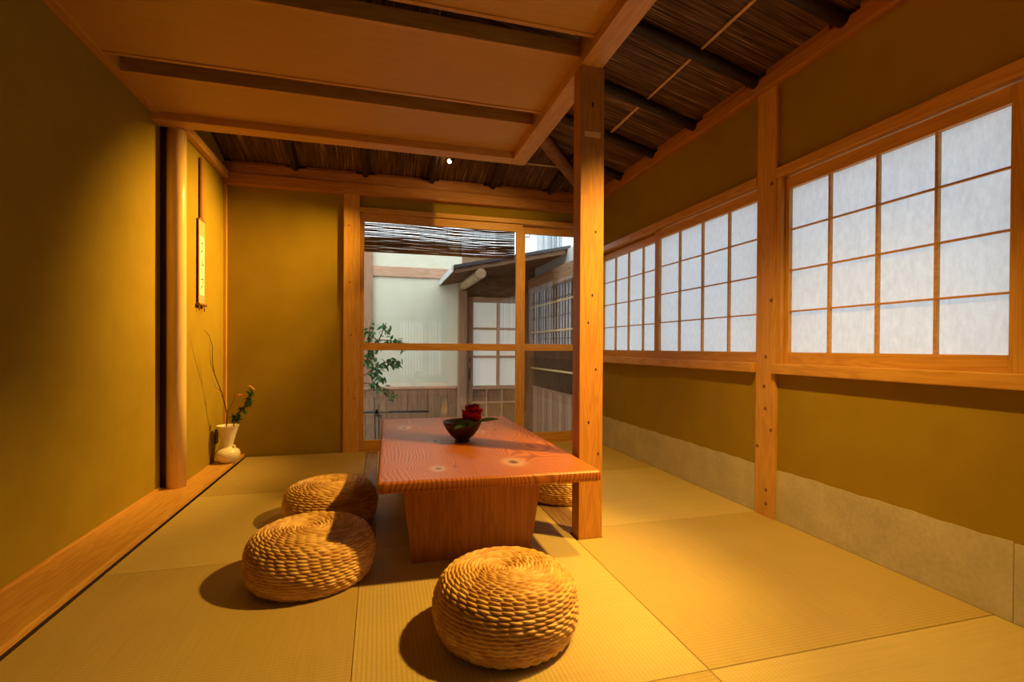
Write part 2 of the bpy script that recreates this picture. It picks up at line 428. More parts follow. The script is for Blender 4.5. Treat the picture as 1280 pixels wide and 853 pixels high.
# round alcove post
o = MB().tube([(-1.207, 3.462, .026), (-1.208, 3.463, .6), (-1.206, 3.46, 1.2), (-1.208, 3.462, 1.8), (-1.207, 3.462, 2.225)], [.053, .052, .051, .052, .052], 40).build('round_post', wPost)
tag(o, 'polished round wooden post at the alcove edge by the left wall', 'post')
# square free-standing pillar
r = thing('square_pillar', (.968, 2.170, 0), 'square old timber pillar standing free beside the low table, carrying the ceiling beam', 'pillar')
MB().hull8([(.909,2.128,-.05),(1.028,2.128,-.05),(1.028,2.214,-.05),(.909,2.214,-.05),(.905,2.128,2.224),(1.024,2.128,2.224),(1.024,2.214,2.224),(.905,2.214,2.224)], .003).build('shaft', wPill, r)
o = MB().box(.924, 1.005, 2.1262, 2.135, 1.892, 1.918, .001).build('inlay_patch', wPatch, r); o['label'] = 'pale inlaid wooden patch'
k = MB()
for x, z, s in ((.965, 2.045, .012), (.97, 1.15, .006), (.99, .80, .005), (.955, .55, .006), (.985, 1.45, .006), (1.005, .40, .005), (.95, 1.02, .005)):
    k.box(x-.0035, x+.0035, 2.1262, 2.133, z-s, z+s, .001)
o = k.build('mortise_marks', mBlack, r); o['label'] = 'small dark nail holes and mortise marks'

# ------------------------------------------------------------------ ceiling
SL = .25
def roof_z(d): return 2.385+SL*d
def slab(pts, th=.05):
    q = MB(); b = bmesh.new()
    lo = [b.verts.new(p) for p in pts]; hi = [b.verts.new((p[0], p[1], p[2]+th)) for p in pts]
    b.faces.new(lo[::-1]); b.faces.new(hi); n = len(pts)
    for i in range(n): b.faces.new((lo[i], lo[(i+1) % n], hi[(i+1) % n], hi[i]))
    bmesh.ops.recalc_face_normals(b, faces=b.faces[:]); q._merge(b); return q
ex = .35
c = slab([(XR+ex, YF-.2, roof_z(-ex)), (XR+ex, 4.42+ex, roof_z(-ex)), (.33, 2.72, roof_z(1.7)), (.33, YF-.2, roof_z(1.7))]).build('ceiling', reedX); struct(c)
o = slab([(XR+ex, 4.42+ex, roof_z(-ex)), (-1.65, 4.42+ex, roof_z(-ex)), (-1.65, 2.72, roof_z(1.7)), (.33, 2.72, roof_z(1.7))]).build('reed_soffit', reedY, c)
o = slab([(.33, 2.72, roof_z(1.7)), (-1.65, 2.72, roof_z(1.7)), (-1.65, YF-.2, roof_z(1.7)), (.33, YF-.2, roof_z(1.7))]).build('ridge_soffit', reedX, c)
order = ['first', 'second', 'third', 'fourth', 'fifth', 'sixth']
ry = [3.80, 3.29, 2.79, 2.255, 1.73]
for i, y in enumerate(ry):
    d1 = min(4.42-y-.12, 1.4); pts = []
    for k_ in range(6):
        d = .015+(d1-.015)*k_/5; pts.append((XR-d, y+.006*sin(k_*2.1+i), roof_z(d)-.034+.004*sin(k_*1.3+i*2)))
    o = MB().tube(pts, [.029, .03, .031, .03, .032, .031], 14, True, .05).build('log_rafter', wLog)
    tag(o, 'dark round rafter above the right windows, %s from the far right corner' % order[i], 'rafter', 'rafters over the right wall')
rx = [1.55, .988, .438, -.116, -.666]
for i, x in enumerate(rx):
    d1 = min(XR-x-.12, 1.2); pts = []
    for k_ in range(6):
        d = .05+(d1-.05)*k_/5; pts.append((x+.006*sin(k_*2+i), 4.42-d, roof_z(d)-.032))
    o = MB().tube(pts, [.026, .027, .028, .027, .028, .028], 14, True, .05).build('log_rafter', mat_wood('smoked_log_y%d' % i, (.05, .025, .014), (.02, .01, .007), 'Y', .55))
    tag(o, 'dark round rafter over the back wall, %s from the far right corner' % order[i], 'rafter', 'rafters over the back wall')
pts = [(XR-.02-d, 4.40-d, roof_z(d)-.062) for d in (0.0, .3, .7, 1.1, 1.5)]
tag(MB().tube(pts, [.05, .052, .052, .054, .054], 20).build('hip_rafter', wHip), 'thick brown diagonal log rafter running into the far right corner', 'rafter')
pts = [(1.63, y, roof_z(.40)-.006) for y in (YF, 0, 1, 2, 3, 4.0)]
tag(MB().tube(pts, .0085, 10).build('bamboo_batten', mBamb), 'thin pale bamboo batten along the right slope of the reed ceiling', 'batten')
pts = [(x, 4.02, roof_z(.40)-.006) for x in (-1.2, -.4, .4, 1.2, 1.6)]
tag(MB().tube(pts, .0085, 10).build('bamboo_batten', mBamb), 'thin pale bamboo batten across the back slope of the reed ceiling', 'batten')

# suspended wooden ceiling
ob = MB().box(.905, 1.014, YF, 3.417, 2.224, 2.355, .004).build('ceiling_beam', wY); tag(ob, 'pale wooden beam resting on the square pillar, right edge of the lowered ceiling', 'beam')
ob = MB().box(-1.30, .905, 3.308, 3.417, 2.224, 2.355, .004).build('ceiling_beam', wX); tag(ob, 'pale wooden cross beam between round post and ceiling corner, far edge of lowered ceiling', 'beam')
trim(MB().box(-1.292, -1.245, YF, 3.31, 2.262, 2.335, .003), wY)
wFace = wX
for i, (y0, y1) in enumerate(((2.865, 3.309), (2.14, 2.70), (1.415, 1.975))):
    r = thing('ceiling_board', (-.17, (y0+y1)/2, 2.262), ['smooth wooden ceiling board farthest from the viewer, above the far beam', 'middle wooden ceiling board between the two dark gaps',
        'wooden ceiling board nearest the viewer, cut by the top of the photo'][i], 'ceiling board', 'lowered ceiling boards')
    MB().box(-1.245, .905, y0+.02, y1-.002, 2.270, 2.280, 0).build('panel', wBoardX, r)
    MB().box(-1.245, .905, y0, y0+.02, 2.266, 2.338, .002).build('edge_batten', wFace, r)
    if i: MB().box(-1.245, .905, y1-.002, y1+.02, 2.264, 2.288, .002).build('far_strip', wX, r)

# spotlight seen at the far beam
LP = Vector((.556, 4.0, 2.425))
r = thing('spotlight', (LP.x, LP.y, LP.z), 'small glowing ceiling spotlight at the far beam above the glass door', 'spotlight')
LD = Vector((-1.25, 3.75, .95))-LP; LD.normalize()
e1 = LD.orthogonal().normalized()
MB().tube([LP+Vector((0, 0, .055)), LP-LD*.005+Vector((0, 0, .01))], [.012, .010], 14).build('stem', mDark, r)
hs = MB().tube([LP-LD*.05, LP-LD*.045, LP-LD*.005, LP+LD*.004], [.010, .016, .021, .0215], 20, True).build('housing', mDark, r)
MB().ball(LP+LD*.008, .0165, None, 2).build('lamp_bulb', mLamp, hs)

# ------------------------------------------------------------------ tatami mats and planks
g_ = .0007
def mat(pts, m, label):
    o = MB().prism(pts, -.05, 0, .0015).build('tatami_mat', m)
    tag(o, label, 'tatami mat', 'tatami mats')
def rect(x0, x1, y0, y1): return [(x0+g_, y0+g_), (x1-g_, y0+g_), (x1-g_, y1-g_), (x0+g_, y1-g_)]
c0, c1, c2, c3 = -1.036, -.07, .898, 2.026
r0, r1, r2, r3, r4 = .10, 1.17, 2.253, 3.30, 4.385
mat(rect(c0, c1, r0, r1), tatX, 'rush mat at the lower left corner of the photo beside the floor board')
mat(rect(c0, c1, r1, r2), tatY, 'rush mat under the front left pouf, beside the left floor board')
mat(rect(c0, -.10, r2, r3), tatX, 'rush mat under the pouf behind, in front of the round post')
mat(rect(c0, -.10, r3, r4), tatY, 'rush mat farthest back on the left before the plaster wall')
mat(rect(c1, c2, r0, r1), tatY, 'rush mat at the bottom edge of the photo in front of the nearest pouf')
mat(rect(c1, c2, r1, r2), tatX, 'bright rush mat under the nearest pouf in front of the table')
mat(rect(-.012, .886, r2, r3), tatY, 'rush mat under the middle of the low table')
mat(rect(-.012, .886, r3, r4), tatX, 'rush mat behind the low table before the glass door')
mat(rect(c2, c3, r0, r1), tatX, 'rush mat at the lower right corner of the photo')
mat([(c2+g_, r1+g_), (c3, r1+g_), (c3, r2-g_), (1.032, r2-g_), (1.032, 2.124), (c2+g_, 2.124)], tatY, 'rush mat right of the nearest pouf between square pillar and right wall')
mat(rect(1.03, c3, r2, r3), tatX, 'bright rush mat behind the square pillar along the right wall')
mat(rect(1.03, c3, r3, r4), tatY, 'rush mat in the far right corner before the glass door')
o = MB().box(-.0985, -.0135, r2+.002+1.05, r4, -.05, 0, .002).build('floor_plank', wPlank); tag(o, 'narrow wooden floor plank left behind the table, leading to the door', 'floor plank')
o = MB().prism(rect(c1-.03, -.012, r2, r3), -.05, 0, .002).build('tatami_mat', tatY); tag(o, 'narrow rush strip along the left side of the table', 'tatami mat', 'tatami mats')
o = MB().box(.8875, 1.0285, 2.2165, r4, -.05, .001, .002).build('floor_plank', wPlank); tag(o, 'dark wooden floor plank running back from the square pillar', 'floor plank')

# ------------------------------------------------------------------ low table
TZ = .40
r = thing('low_table', (.44, 2.68, 0), 'low reddish wooden table with knotty grain standing beside the square pillar', 'table')
knots = [(-.202, -.66, .062, .40, 1), (-.150, -.06, .075, .36, 1), (-.285, .42, .08, .34, 1), (.13, -.62, .10, .30, 2), (.14, .17, .06, .30, 1), (.05, -.33, .2, .30, 0), (.22, -.35, .22, .34, 0), (.02, -.62, .12, .2, 0)]
mTop = mat_tabletop('pine_tabletop', knots)
t = MB().hull8([(-.006,1.858,TZ-.046),(.884,1.832,TZ-.046),(.886,3.485,TZ-.046),(.022,3.515,TZ-.046),(-.006,1.858,TZ),(.884,1.832,TZ),(.886,3.485,TZ),(.022,3.515,TZ)], .017)
o = t.build('tabletop', mTop, r)
for i, (ya, yb) in enumerate(((2.06, 2.20), (3.14, 3.28))):
    MB().hull8([(.137,ya,0),(.652,ya,0),(.652,yb,0),(.137,yb,0),(.088,ya,TZ-.045),(.705,ya,TZ-.045),(.705,yb,TZ-.045),(.088,yb,TZ-.045)], .004).build('slab_leg', wBase, r)
MB().box(.36, .43, 2.20, 3.14, .10, .26, .004).build('stretcher', wBase, r)

# ------------------------------------------------------------------ woven poufs
def pouf_mesh():
    prof = [(.0, .0), (.15, .0), (.186, .006), (.207, .03), (.2175, .065), (.2195, .10), (.214, .135), (.198, .167), (.172, .188), (.135, .199), (.09, .203), (.045, .200), (.006, .194)]
    # smooth by Catmull-Rom then resample by arc length
    P = [Vector((a, 0, b)) for a, b in prof[1:]]
    fine = []
    for i in range(len(P)-1):
        p0, p1, p2, p3 = P[max(i-1, 0)], P[i], P[i+1], P[min(i+2, len(P)-1)]
        for k in range(24):
            t = k/24; fine.append(.5*((2*p1)+(p2-p0)*t+(2*p0-5*p1+4*p2-p3)*t*t+(3*p1-p0-3*p2+p3)*t**3))
    fine.append(P[-1])
    L = [0]
    for a, b in zip(fine, fine[1:]): L.append(L[-1]+(b-a).length)
    def at(s):
        s = max(0, min(L[-1], s)); lo = 0
        while lo < len(L)-2 and L[lo+1] < s: lo += 1
        f = (s-L[lo])/max(1e-9, L[lo+1]-L[lo]); p = fine[lo].lerp(fine[lo+1], f); d = (fine[lo+1]-fine[lo]).normalized()
        return p, Vector((d.z, 0, -d.x))
    rows = 35; per = 7; NU = 360
    rg = random.Random(3)
    verts, faces, vals = [], [], []
    cnt = [max(6, int(round(2*pi*at(L[-1]*(i+.5)/rows)[0].x/.034))) for i in range(rows)]
    off = [rg.random() for _ in range(rows)]; tint = [[rg.random() for _ in range(c+1)] for c in cnt]
    for i in range(rows):
        for j in range(per):
            t = j/per; p, n = at(L[-1]*(i+t)/rows)
            for k in range(NU):
                u = k/NU; ph = u*cnt[i]+off[i]+.75*(t-.5)
                q = ph % 1.0; idx = int(ph) % cnt[i]
                across = abs(sin(pi*t))**.55
                # each strand is fat in the middle and tucks under its neighbour
                al = .04+.96*(abs(sin(pi*(q**.85))))**.55
                fat = 4*(t-.5)*(q-.5)
                h = .0082*across*(al+.12*fat)+.0012*(tint[i][idx]-.5)
                w = 1+.006*sin(2*pi*u*3+i*.7)
                rr = (p.x+n.x*h)*w; a = 2*pi*u
                verts.append((rr*cos(a), rr*sin(a), max(.0, p.z+n.z*h)))
                vals.append(tint[i][idx])
    nr = rows*per
    for i in range(nr-1):
        for k in range(NU):
            k2 = (k+1) % NU; faces.append((i*NU+k, i*NU+k2, (i+1)*NU+k2, (i+1)*NU+k))
    verts.append((0, 0, .197)); vals.append(.5); ct = len(verts)-1
    for k in range(NU): faces.append(((nr-1)*NU+k, (nr-1)*NU+(k+1) % NU, ct))
    verts.append((0, 0, .001)); vals.append(.3); cb = len(verts)-1
    for k in range(NU): faces.append(((k+1) % NU, k, cb))
    me = bpy.data.meshes.new('rush_pouf'); me.from_pydata(verts, [], faces)
    at_ = me.attributes.new('strand', 'FLOAT', 'POINT'); at_.data.foreach_set('value', vals)
    me.polygons.foreach_set('use_smooth', [True]*len(faces)); me.materials.append(mPouf); me.update()
    return me
pm = pouf_mesh()
p0 = bpy.data.objects.new('rush_pouf', pm); COL.objects.link(p0)
for i, (x, y, rz, sc, lab) in enumerate(((.394, 1.503, 1.0, 1.02, 'round woven rush pouf nearest the viewer, in front of the low table'),
        (-.252, 2.055, 2.4, 1.07, 'round woven rush pouf left of the table, the front one of two'),
        (-.236, 2.70, .4, 1.04, 'round woven rush pouf left of the table, behind the other one'),
        (1.065, 2.78, 3.3, 1.0, 'round woven rush pouf on the right, mostly hidden behind pillar and table'))):
    o = p0 if i == 0 else p0.copy()
    if i: COL.objects.link(o)
    o.location = (x, y, 0); o.rotation_euler = (0, 0, rz); o.scale = (sc, sc, .975 if i in (1, 2) else 1.0)
    tag(o, lab, 'pouf', 'woven rush poufs')

# ------------------------------------------------------------------ bowl and peony
bx, by = .432, 2.59
prof = [(0, 0), (.036, 0), (.040, .006), (.038, .012), (.060, .030), (.082, .058), (.098, .088), (.104, .106), (.101, .108), (.097, .104), (.088, .086), (.072, .058), (.048, .030), (0, .022)]
r = thing('bowl', (bx, by, TZ), 'dark turned wooden bowl standing on the low table', 'bowl')
MB().lathe(prof[2:], bx, by, TZ, 56).build('body', mBowl, r)
MB().lathe([(0, 0), (.040, 0), (.041, .008), (.037, .013), (0, .013)], bx, by, TZ, 40).build('foot', mBowl, r)
PC = Vector((.482, 2.575, TZ+.104)); PS = 1.32
def petal(c, az, open_, L, W, cup, tw=0):
    # cupped petal: grid bent upward from centre c
    b = bmesh.new(); nu, nv = 7, 4; rows = []
    for i in range(nu+1):
        u = i/nu; ang = open_*(1-.55*u)          # leans outward at first, then curls up
        w = W*.5*(.35+.65*sin(pi*min(1, u*.78+.08)))
        row = []
        for j in range(-nv, nv+1):
            v = j/nv; edge = 1-.16*v*v*u-.03*(u > .9)*cos(v*9)
            rad = L*u*edge*sin(open_*(1-.35*u)); z = L*u*edge*cos(open_*(1-.35*u))
            tang = w*v; rad -= cup*w*v*v; 
            row.append(b.verts.new((c[0]+rad*cos(az)-tang*sin(az), c[1]+rad*sin(az)+tang*cos(az), c[2]+z+.003*sin(v*4+az*3)*u)))
        rows.append(row)
    for A, B in zip(rows, rows[1:]):
        for j in range(2*nv):
            f = b.faces.new((A[j], A[j+1], B[j+1], B[j])); f.smooth = True
    bmesh.ops.solidify(b, geom=b.faces[:], thickness=.0008)
    bmesh.ops.transform(b, matrix=Matrix.Translation(PC) @ Matrix.Diagonal((PS, PS, PS, 1)) @ Matrix.Translation(-PC), verts=b.verts)
    q = MB(); q._merge(b); return q
fc = (.482, 2.575, TZ+.104)
r = thing('peony', fc, 'crimson peony bloom with green leaves lying in the dark wooden bowl', 'flower')
for k in range(7): petal(fc, k*2*pi/7+.3, 1.12+.1*(k % 3), .066, .070, .35).build('petal', mPetal, r)
for k in range(7): petal((fc[0], fc[1], fc[2]+.008), k*2*pi/7+.7, .72+.08*(k % 2), .066, .058, .45).build('petal', mPetal if k % 2 else mPetalD, r)
for k in range(8): petal((fc[0], fc[1], fc[2]+.014), k*2*pi/8+.2, .42+.1*(k % 3), .060, .044, .5).build('petal', mPetalD, r)
for k in range(6): petal((fc[0]+.003, fc[1], fc[2]+.018), k*2*pi/6, .2, .052, .03, .5).build('petal', mPetalD, r)
for b0, d, L, W, nn in (((.46, 2.51, TZ+.114), (-.80, -.40, -.05), .10, .046, (0, -.5, 1)), ((.475, 2.50, TZ+.116), (-.95, -.10, .12), .085, .040, (0, -.6, 1)), ((.505, 2.52, TZ+.112), (.95, -.10, .32), .105, .036, (-.3, -.6, 1)), ((.47, 2.51, TZ+.113), (-.35, -.9, -.1), .055, .036, (0, -.4, 1))):
    MB().leaf(b0, d, nn, L, W, .3).build('leaf', mLeaf, r)
MB().tube([fc, (fc[0]-.02, fc[1]+.01, fc[2]-.03), (fc[0]-.05, fc[1]+.02, fc[2]-.05)], .0035, 8).build('stem', mLeaf, r)

# ------------------------------------------------------------------ alcove: vase, branches, scroll, outlet
vx, vy, vz = -1.093, 4.10, .026
prof = [(0, 0), (.046, 0), (.05, .004), (.070, .022), (.083, .048), (.085, .068), (.078, .090), (.056, .106), (.038, .115), (.035, .124), (.040, .150), (.056, .212), (.074, .272), (.077, .278), (.073, .279), (.068, .270), (.045, .190), (.036, .150), (0, .140)]
r = thing('flower_vase', (vx, vy, vz), 'cream ceramic vase with bulbous foot and flared neck on the left floor board', 'vase')
MB().lathe(prof, vx, vy, vz, 48).build('body', mVase, r)
for s in (-1, 1): MB().ball((vx+s*.046, vy-.012, vz+.118), .014, Matrix.Diagonal((.8, .8, 1.2, 1)), 2).build('lug', mVase, r)
top = Vector((vx, vy, vz+.20))
br = thing('bare_branch', (vx, vy, vz+.2), 'tall thin bare twig rising from the cream vase', 'branch')
def P2(px_pts): return px_pts
m1 = [(vx-.01, vy-.01, .20), (-1.085, 4.05, .40), (-1.10, 3.98, .56), (-1.125, 3.90, .70), (-1.118, 3.83, .80), (-1.10, 3.77, .90), (-1.105, 3.72, .97), (-1.125, 3.69, 1.005)]
tw = MB().tube(m1, [.0045, .004, .0035, .003, .0025, .002, .0017, .001], 8).build('main_twig', mTwig, br)
MB().tube([m1[3], (-1.14, 3.87, .78), (-1.135, 3.83, .87), (-1.125, 3.80, .93)], [.002, .0018, .0014, .0008], 6).build('side_twig', mTwig, tw)
MB().tube([m1[1], (-1.04, 4.05, .50), (-1.02, 4.04, .60)], [.002, .0015, .0008], 6).build('side_twig', mTwig, tw)
MB().tube([m1[2], (-1.14, 3.98, .60), (-1.165, 3.98, .66)], [.0015, .0012, .0008], 6).build('side_twig', mTwig, tw)
for c in ((-1.11, 3.965, .585), (-1.105, 3.99, .54), (-1.125, 3.975, .57)): MB().ball(c, .007, None, 1).build('bud', mPink, tw)
sp = thing('leafy_sprig', (vx, vy, vz+.2), 'short leafy sprig with a pink flower leaning right in the cream vase', 'sprig')
m2 = [(vx+.02, vy, .22), (-1.035, 4.08, .36), (-.985, 4.07, .43), (-.94, 4.06, .49), (-.915, 4.06, .55)]
st = MB().tube(m2, [.0035, .003, .0025, .002, .001], 8).build('stem', mTwig, sp)
rg = random.Random(5)
lf = MB()
for k in range(95):
    t = rg.random(); i = min(3, int(t*4)); a = Vector(m2[i]).lerp(Vector(m2[i+1]), t*4-i) if i > 0 else Vector(m2[1])
    d = Vector((rg.uniform(-1, 1), rg.uniform(-1, 1), rg.uniform(-.8, .8)))
    lf.leaf(a, d, (rg.uniform(-.5, .5), rg.uniform(-.5, .5), 1), rg.uniform(.036, .058), .026, .3, 4, 1)
lf.build('foliage', mLeaf, st)
fl = MB()
for k in range(6):
    a = k*2*pi/6; fl.leaf((-1.0, 4.06, .523), (cos(a), sin(a), .6), (0, 0, 1), .026, .02, -.3, 4, 2)
fl.build('flower', mPink, st)
MB().tube([m2[4], (-.905, 4.06, .575), (-.93, 4.06, .60), (-.955, 4.06, .602)], [.003, .004, .003, .001], 6).build('withered_leaf', mPink, st)
o = MB().box(-1.201, -1.193, 4.165, 4.235, .155, .265, .003).build('wall_outlet', mBlack); tag(o, 'small black wall outlet plate low behind the cream vase', 'outlet')
# hanging scroll
sx, sy = -1.185, 3.83
r = thing('hanging_scroll', (sx, sy, 1.16), 'narrow hanging scroll with brush writing on the alcove wall', 'scroll')
MB().box(sx-.0015, sx+.0015, sy-.058, sy+.058, 1.19, 1.765, 0).build('mounting', mScroll, r)
o = MB().box(sx+.0015, sx+.003, sy-.045, sy+.045, 1.25, 1.655, 0).build('paper', mScrollP, r); o['label'] = 'cream writing paper'
ink = MB()
for (y, z, L, a) in ((.0, 1.61, .05, .2), (.01, 1.58, .06, 1.3), (-.012, 1.55, .05, .6), (.0, 1.48, .06, 1.4), (.015, 1.46, .04, .1), (-.01, 1.42, .055, 2.3), (.0, 1.36, .06, .3), (.01, 1.33, .05, 1.2), (-.015, 1.30, .035, .9)):
    d = Vector((0, cos(a), sin(a)))*L*.5; c = Vector((sx+.0035, sy+y, z)); n = Vector((0, -d.z, d.y)).normalized()*.005
    ink.hull8([c-d-n*.5-Vector((.001,0,0)), c+d-n-Vector((.001,0,0)), c+d+n-Vector((.001,0,0)), c-d+n*.5-Vector((.001,0,0)), c-d-n*.5, c+d-n, c+d+n, c-d+n*.5])
ink.build('brush_writing', mInk, o)
MB().tube([(sx+.002, sy-.075, 1.185), (sx+.002, sy+.075, 1.185)], .011, 14).build('bottom_roller', wHip, r); rod = bpy.data.objects['bottom_roller']
MB().tube([(sx, sy-.062, 1.768), (sx, sy+.062, 1.768)], .006, 12).build('top_rod', wHip, r)
MB().box(sx-.002, sx+.004, sy-.02, sy+.02, 1.78, 2.20, .001).build('hanger_strip', mCord, r)
MB().tube([(sx, sy-.04, 1.772), (sx, sy, 1.80), (sx, sy+.04, 1.772)], .002, 6).build('cord', mCord, r)
for s in (-1, 1): MB().tube([(sx+.002, sy+s*.05, 1.178), (sx+.002, sy+s*.05, 1.14)], .004, 8).build('tassel', mCord, rod)

# ------------------------------------------------------------------ glass sliding doors
def glass_door(n, x0, x1, y0, wl, wr, zmid, pull=False):
    r = sthing('door_%d' % n, ((x0+x1)/2, y0+.015, .008)); y1 = y0+.03
    zt = 1.982
    sti = MB().box(x0, x0+wl, y0, y1, .008, 2.052, .003).build('stile', wZ, r); MB().box(x1-wr, x1, y0, y1, .008, 2.052, .003).build('stile', wZ, r)
    MB().box(x0+wl, x1-wr, y0, y1, zt, 2.052, .003).build('top_rail', wX, r); MB().box(x0+wl, x1-wr, y0, y1, .008, .092, .003).build('bottom_rail', wX, r)
    MB().box(x0+wl, x1-wr, y0+.002, y1-.002, zmid-.032, zmid+.032, .003).build('middle_rail', wX, r)
    MB().box(x0+wl-.006, x1-wr+.006, y0+.0125, y0+.0165, .085, zt+.006, 0).build('glass_pane', mGlass, r)
    if pull:
        o = MB().box(x0+.014, x0+.024, y0-.003, y0+.004, zmid+.03, zmid+.10, .002).build('finger_pull', mBrass, sti); o['label'] = 'small brass finger pull'
glass_door(1, -.161, 1.296, 4.395, .036, .063, .903)
glass_door(2, 1.270, 2.026, 4.440, .062, .05, .905, True)

# ------------------------------------------------------------------ courtyard
YW = 6.70
struct(MB().box(-8, 14, 4.52, 22, -.50, -.36, 0).build('ground', mGround))
struct(MB().box(2.14, 14, -6, 4.52, -.50, -.36, 0).build('ground', mat_plaster('gravel_strip', (.42, .41, .39), (.55, .54, .52), 8, 90)))
w = MB().box(-3.2, 1.10, YW, YW+.12, -.36, 2.33, 0)
struct(w.build('wall_courtyard', mCream))
w = MB().box(1.10, 2.35, YW, YW+.12, 1.60, 2.15, 0); struct(w.build('wall_entrance', wOutD))
wPlV = mat_wood('weathered_cladding', (.33, .19, .11), (.2, .11, .06), 'Z', .7)
ob = thing('board_cladding', (-.1, YW-.01, -.36), 'vertical board cladding along the foot of the cream courtyard wall', 'cladding')
x = -2.6; k = 0
while x < 1.03:
    x2 = min(x+.135, 1.035); MB().box(x+.001, x2-.001, YW-.018-.003*(k % 2), YW-.001, -.36, .34, .003).build('board', wPlV if k % 3 else wOutZ, ob); x = x2; k += 1
o = MB().box(-2.6, 1.038, YW-.035, YW-.001, .341, .372, .004).build('cap_rail', wOutX, ob)
tag(MB().box(-2.6, .96, YW-.03, YW-.001, 1.835, 1.968, .006).build('wall_beam', wOutX), 'pale pinkish timber beam across the cream courtyard wall', 'beam')
tag(MB().box(-.195, -.082, YW-.045, YW-.031, .38, 2.32, .004).build('wall_post', wOutPink), 'pale pinkish timber post on the cream courtyard wall beside the shrub', 'post')
tag(MB().box(1.042, 1.165, YW-.09, YW-.002, -.36, 1.675, .006).build('entrance_post', wOutPink), 'timber post left of the frosted entrance door under the log', 'post')
# entrance door in the back of the courtyard
d = sthing('door_3', (1.55, YW-.03, -.36))
ds = MB().box(1.17, 1.253, YW-.05, YW-.01, -.34, 1.60, .003).build('stile', wOutPink, d); MB().box(1.88, 1.97, YW-.05, YW-.01, -.34, 1.60, .003).build('stile', wOutPink, d)
MB().box(1.253, 1.88, YW-.05, YW-.01, 1.525, 1.60, .003).build('top_rail', wOutX, d); MB().box(1.253, 1.88, YW-.05, YW-.01, .32, .372, .003).build('lock_rail', wOutX, d)
MB().box(1.253, 1.88, YW-.05, YW-.01, -.34, -.24, .003).build('bottom_rail', wOutX, d)
m = MB().box(1.586, 1.630, YW-.045, YW-.015, .372, 1.525, .002)
for z in (.772, 1.163): m.box(1.253, 1.88, YW-.044, YW-.016, z-.016, z+.016, .002)
m.build('muntins', wOutX, d)
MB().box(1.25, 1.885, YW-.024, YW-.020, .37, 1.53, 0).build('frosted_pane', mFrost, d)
lp = MB().box(1.25, 1.885, YW-.028, YW-.018, -.25, .325, 0).build('lower_panel', wOutZ, d)
m = MB().box(1.253, 1.88, YW-.047, YW-.02, .125, .15, .002); m.box(1.44, 1.46, YW-.045, YW-.02, -.24, .32, .002); m.box(1.66, 1.68, YW-.045, YW-.02, -.24, .32, .002)
m.build('panel_bars', wOutX, lp)
m = MB().box(1.198, 1.218, YW-.054, YW-.048, .45, .62, .002); m.box(1.20, 1.222, YW-.054, YW-.048, .70, .76, .002)
m.build('door_handle', mDark, ds)
w = MB().box(1.97, 2.35, YW, YW+.12, -.36, 1.60, 0); struct(w.build('wall_entrance', wOutZ))
# passage wall on the right: boards, reed screen, lattice
struct(MB().box(2.16, 2.26, 4.52, YW, -.36, 2.08, 0).build('wall_passage', mGreyPl))
lw = thing('lattice_screen', (2.12, 5.7, -.36), 'dark timber lattice screen with reed panel and boards along the right of the courtyard', 'screen')
y = 4.75; k = 0
bd = 0
while y < YW-.1:
    y2 = min(y+.105, YW-.08); MB().box(2.105+.004*(k % 2), 2.15, y+.001, y2-.001, -.36, .345, .002).build('board', [wPlV, wOutZ, wOutPink][(k*2) % 3], lw); y = y2; k += 1
MB().box(2.09, 2.15, 4.75, YW-.08, .346, .372, .003).build('ledge', wOutY, lw)
MB().box(2.125, 2.155, 4.75, YW-.08, .373, .88, 0).build('reed_panel', mReedScr, lw)
MB().box(2.135, 2.155, 4.75, YW-.08, .881, 1.66, 0).build('pale_panel', mPane, lw)
m = MB(); yy = 4.8; k = 0
while yy < YW-.12:
    wd = .034 if k % 4 == 0 else .012; m.box(2.112, 2.132, yy, yy+wd, .881, 1.66, .002); yy += wd+.082; k += 1
for z in (1.02, 1.30, 1.52): m.box(2.112, 2.13, 4.75, YW-.08, z-.006, z+.006, .001)
m.build('lattice', mat_wood('lattice_wood', (.22, .12, .065), (.1, .05, .025), 'Z', .7), lw)
for z in (.62, 1.115, 1.47):
    MB().tube([(2.085, 4.75, z), (2.085, YW-.08, z)], .013, 12).build('bamboo_rail', mBamb, lw)
for z in (.62,):
    m = MB(); yy = 4.80
    while yy < YW-.12: m.box(2.108, 2.124, yy, yy+.010, .373, .88, .001); yy += .031
    m.build('reed_slats', mat_wood('reed_slat_wood', (.15, .085, .05), (.07, .04, .022), 'Z', .7), lw)
tag(MB().box(2.03, 2.14, 4.75, YW-.09, 1.668, 1.86, .006).build('passage_beam', wOutY), 'brown timber beam above the lattice screen under the small roof', 'beam')
# lean-to roof over the entrance
rf = thing('entrance_roof', (1.5, 6.1, 1.74), 'small lean-to roof with dark tiles and exposed rafters over the entrance door', 'roof')
def rz(x): return 1.765+(x-.81)*.218
ya, yb = 5.46, YW-.006
def sl(x0, x1, y0, y1, a, b): return MB().hull8([(x0,y0,rz(x0)+a),(x1,y0,rz(x1)+a),(x1,y1,rz(x1)+a),(x0,y1,rz(x0)+a),(x0,y0,rz(x0)+b),(x1,y0,rz(x1)+b),(x1,y1,rz(x1)+b),(x0,y1,rz(x0)+b)])
sl(.80, 2.20, ya-.02, yb, .022, .058).build('tile_covering', mTile, rf)
sl(.82, 2.14, ya, yb, .006, .021).build('soffit_boards', wOutD, rf)
m = MB()
yy = ya
while yy < yb-.04:
    m._merge((lambda q: q.bm)(sl(.82, 2.14, yy, yy+.035, -.034, .005))); yy += .165
m.build('rafters', wOutD, rf)
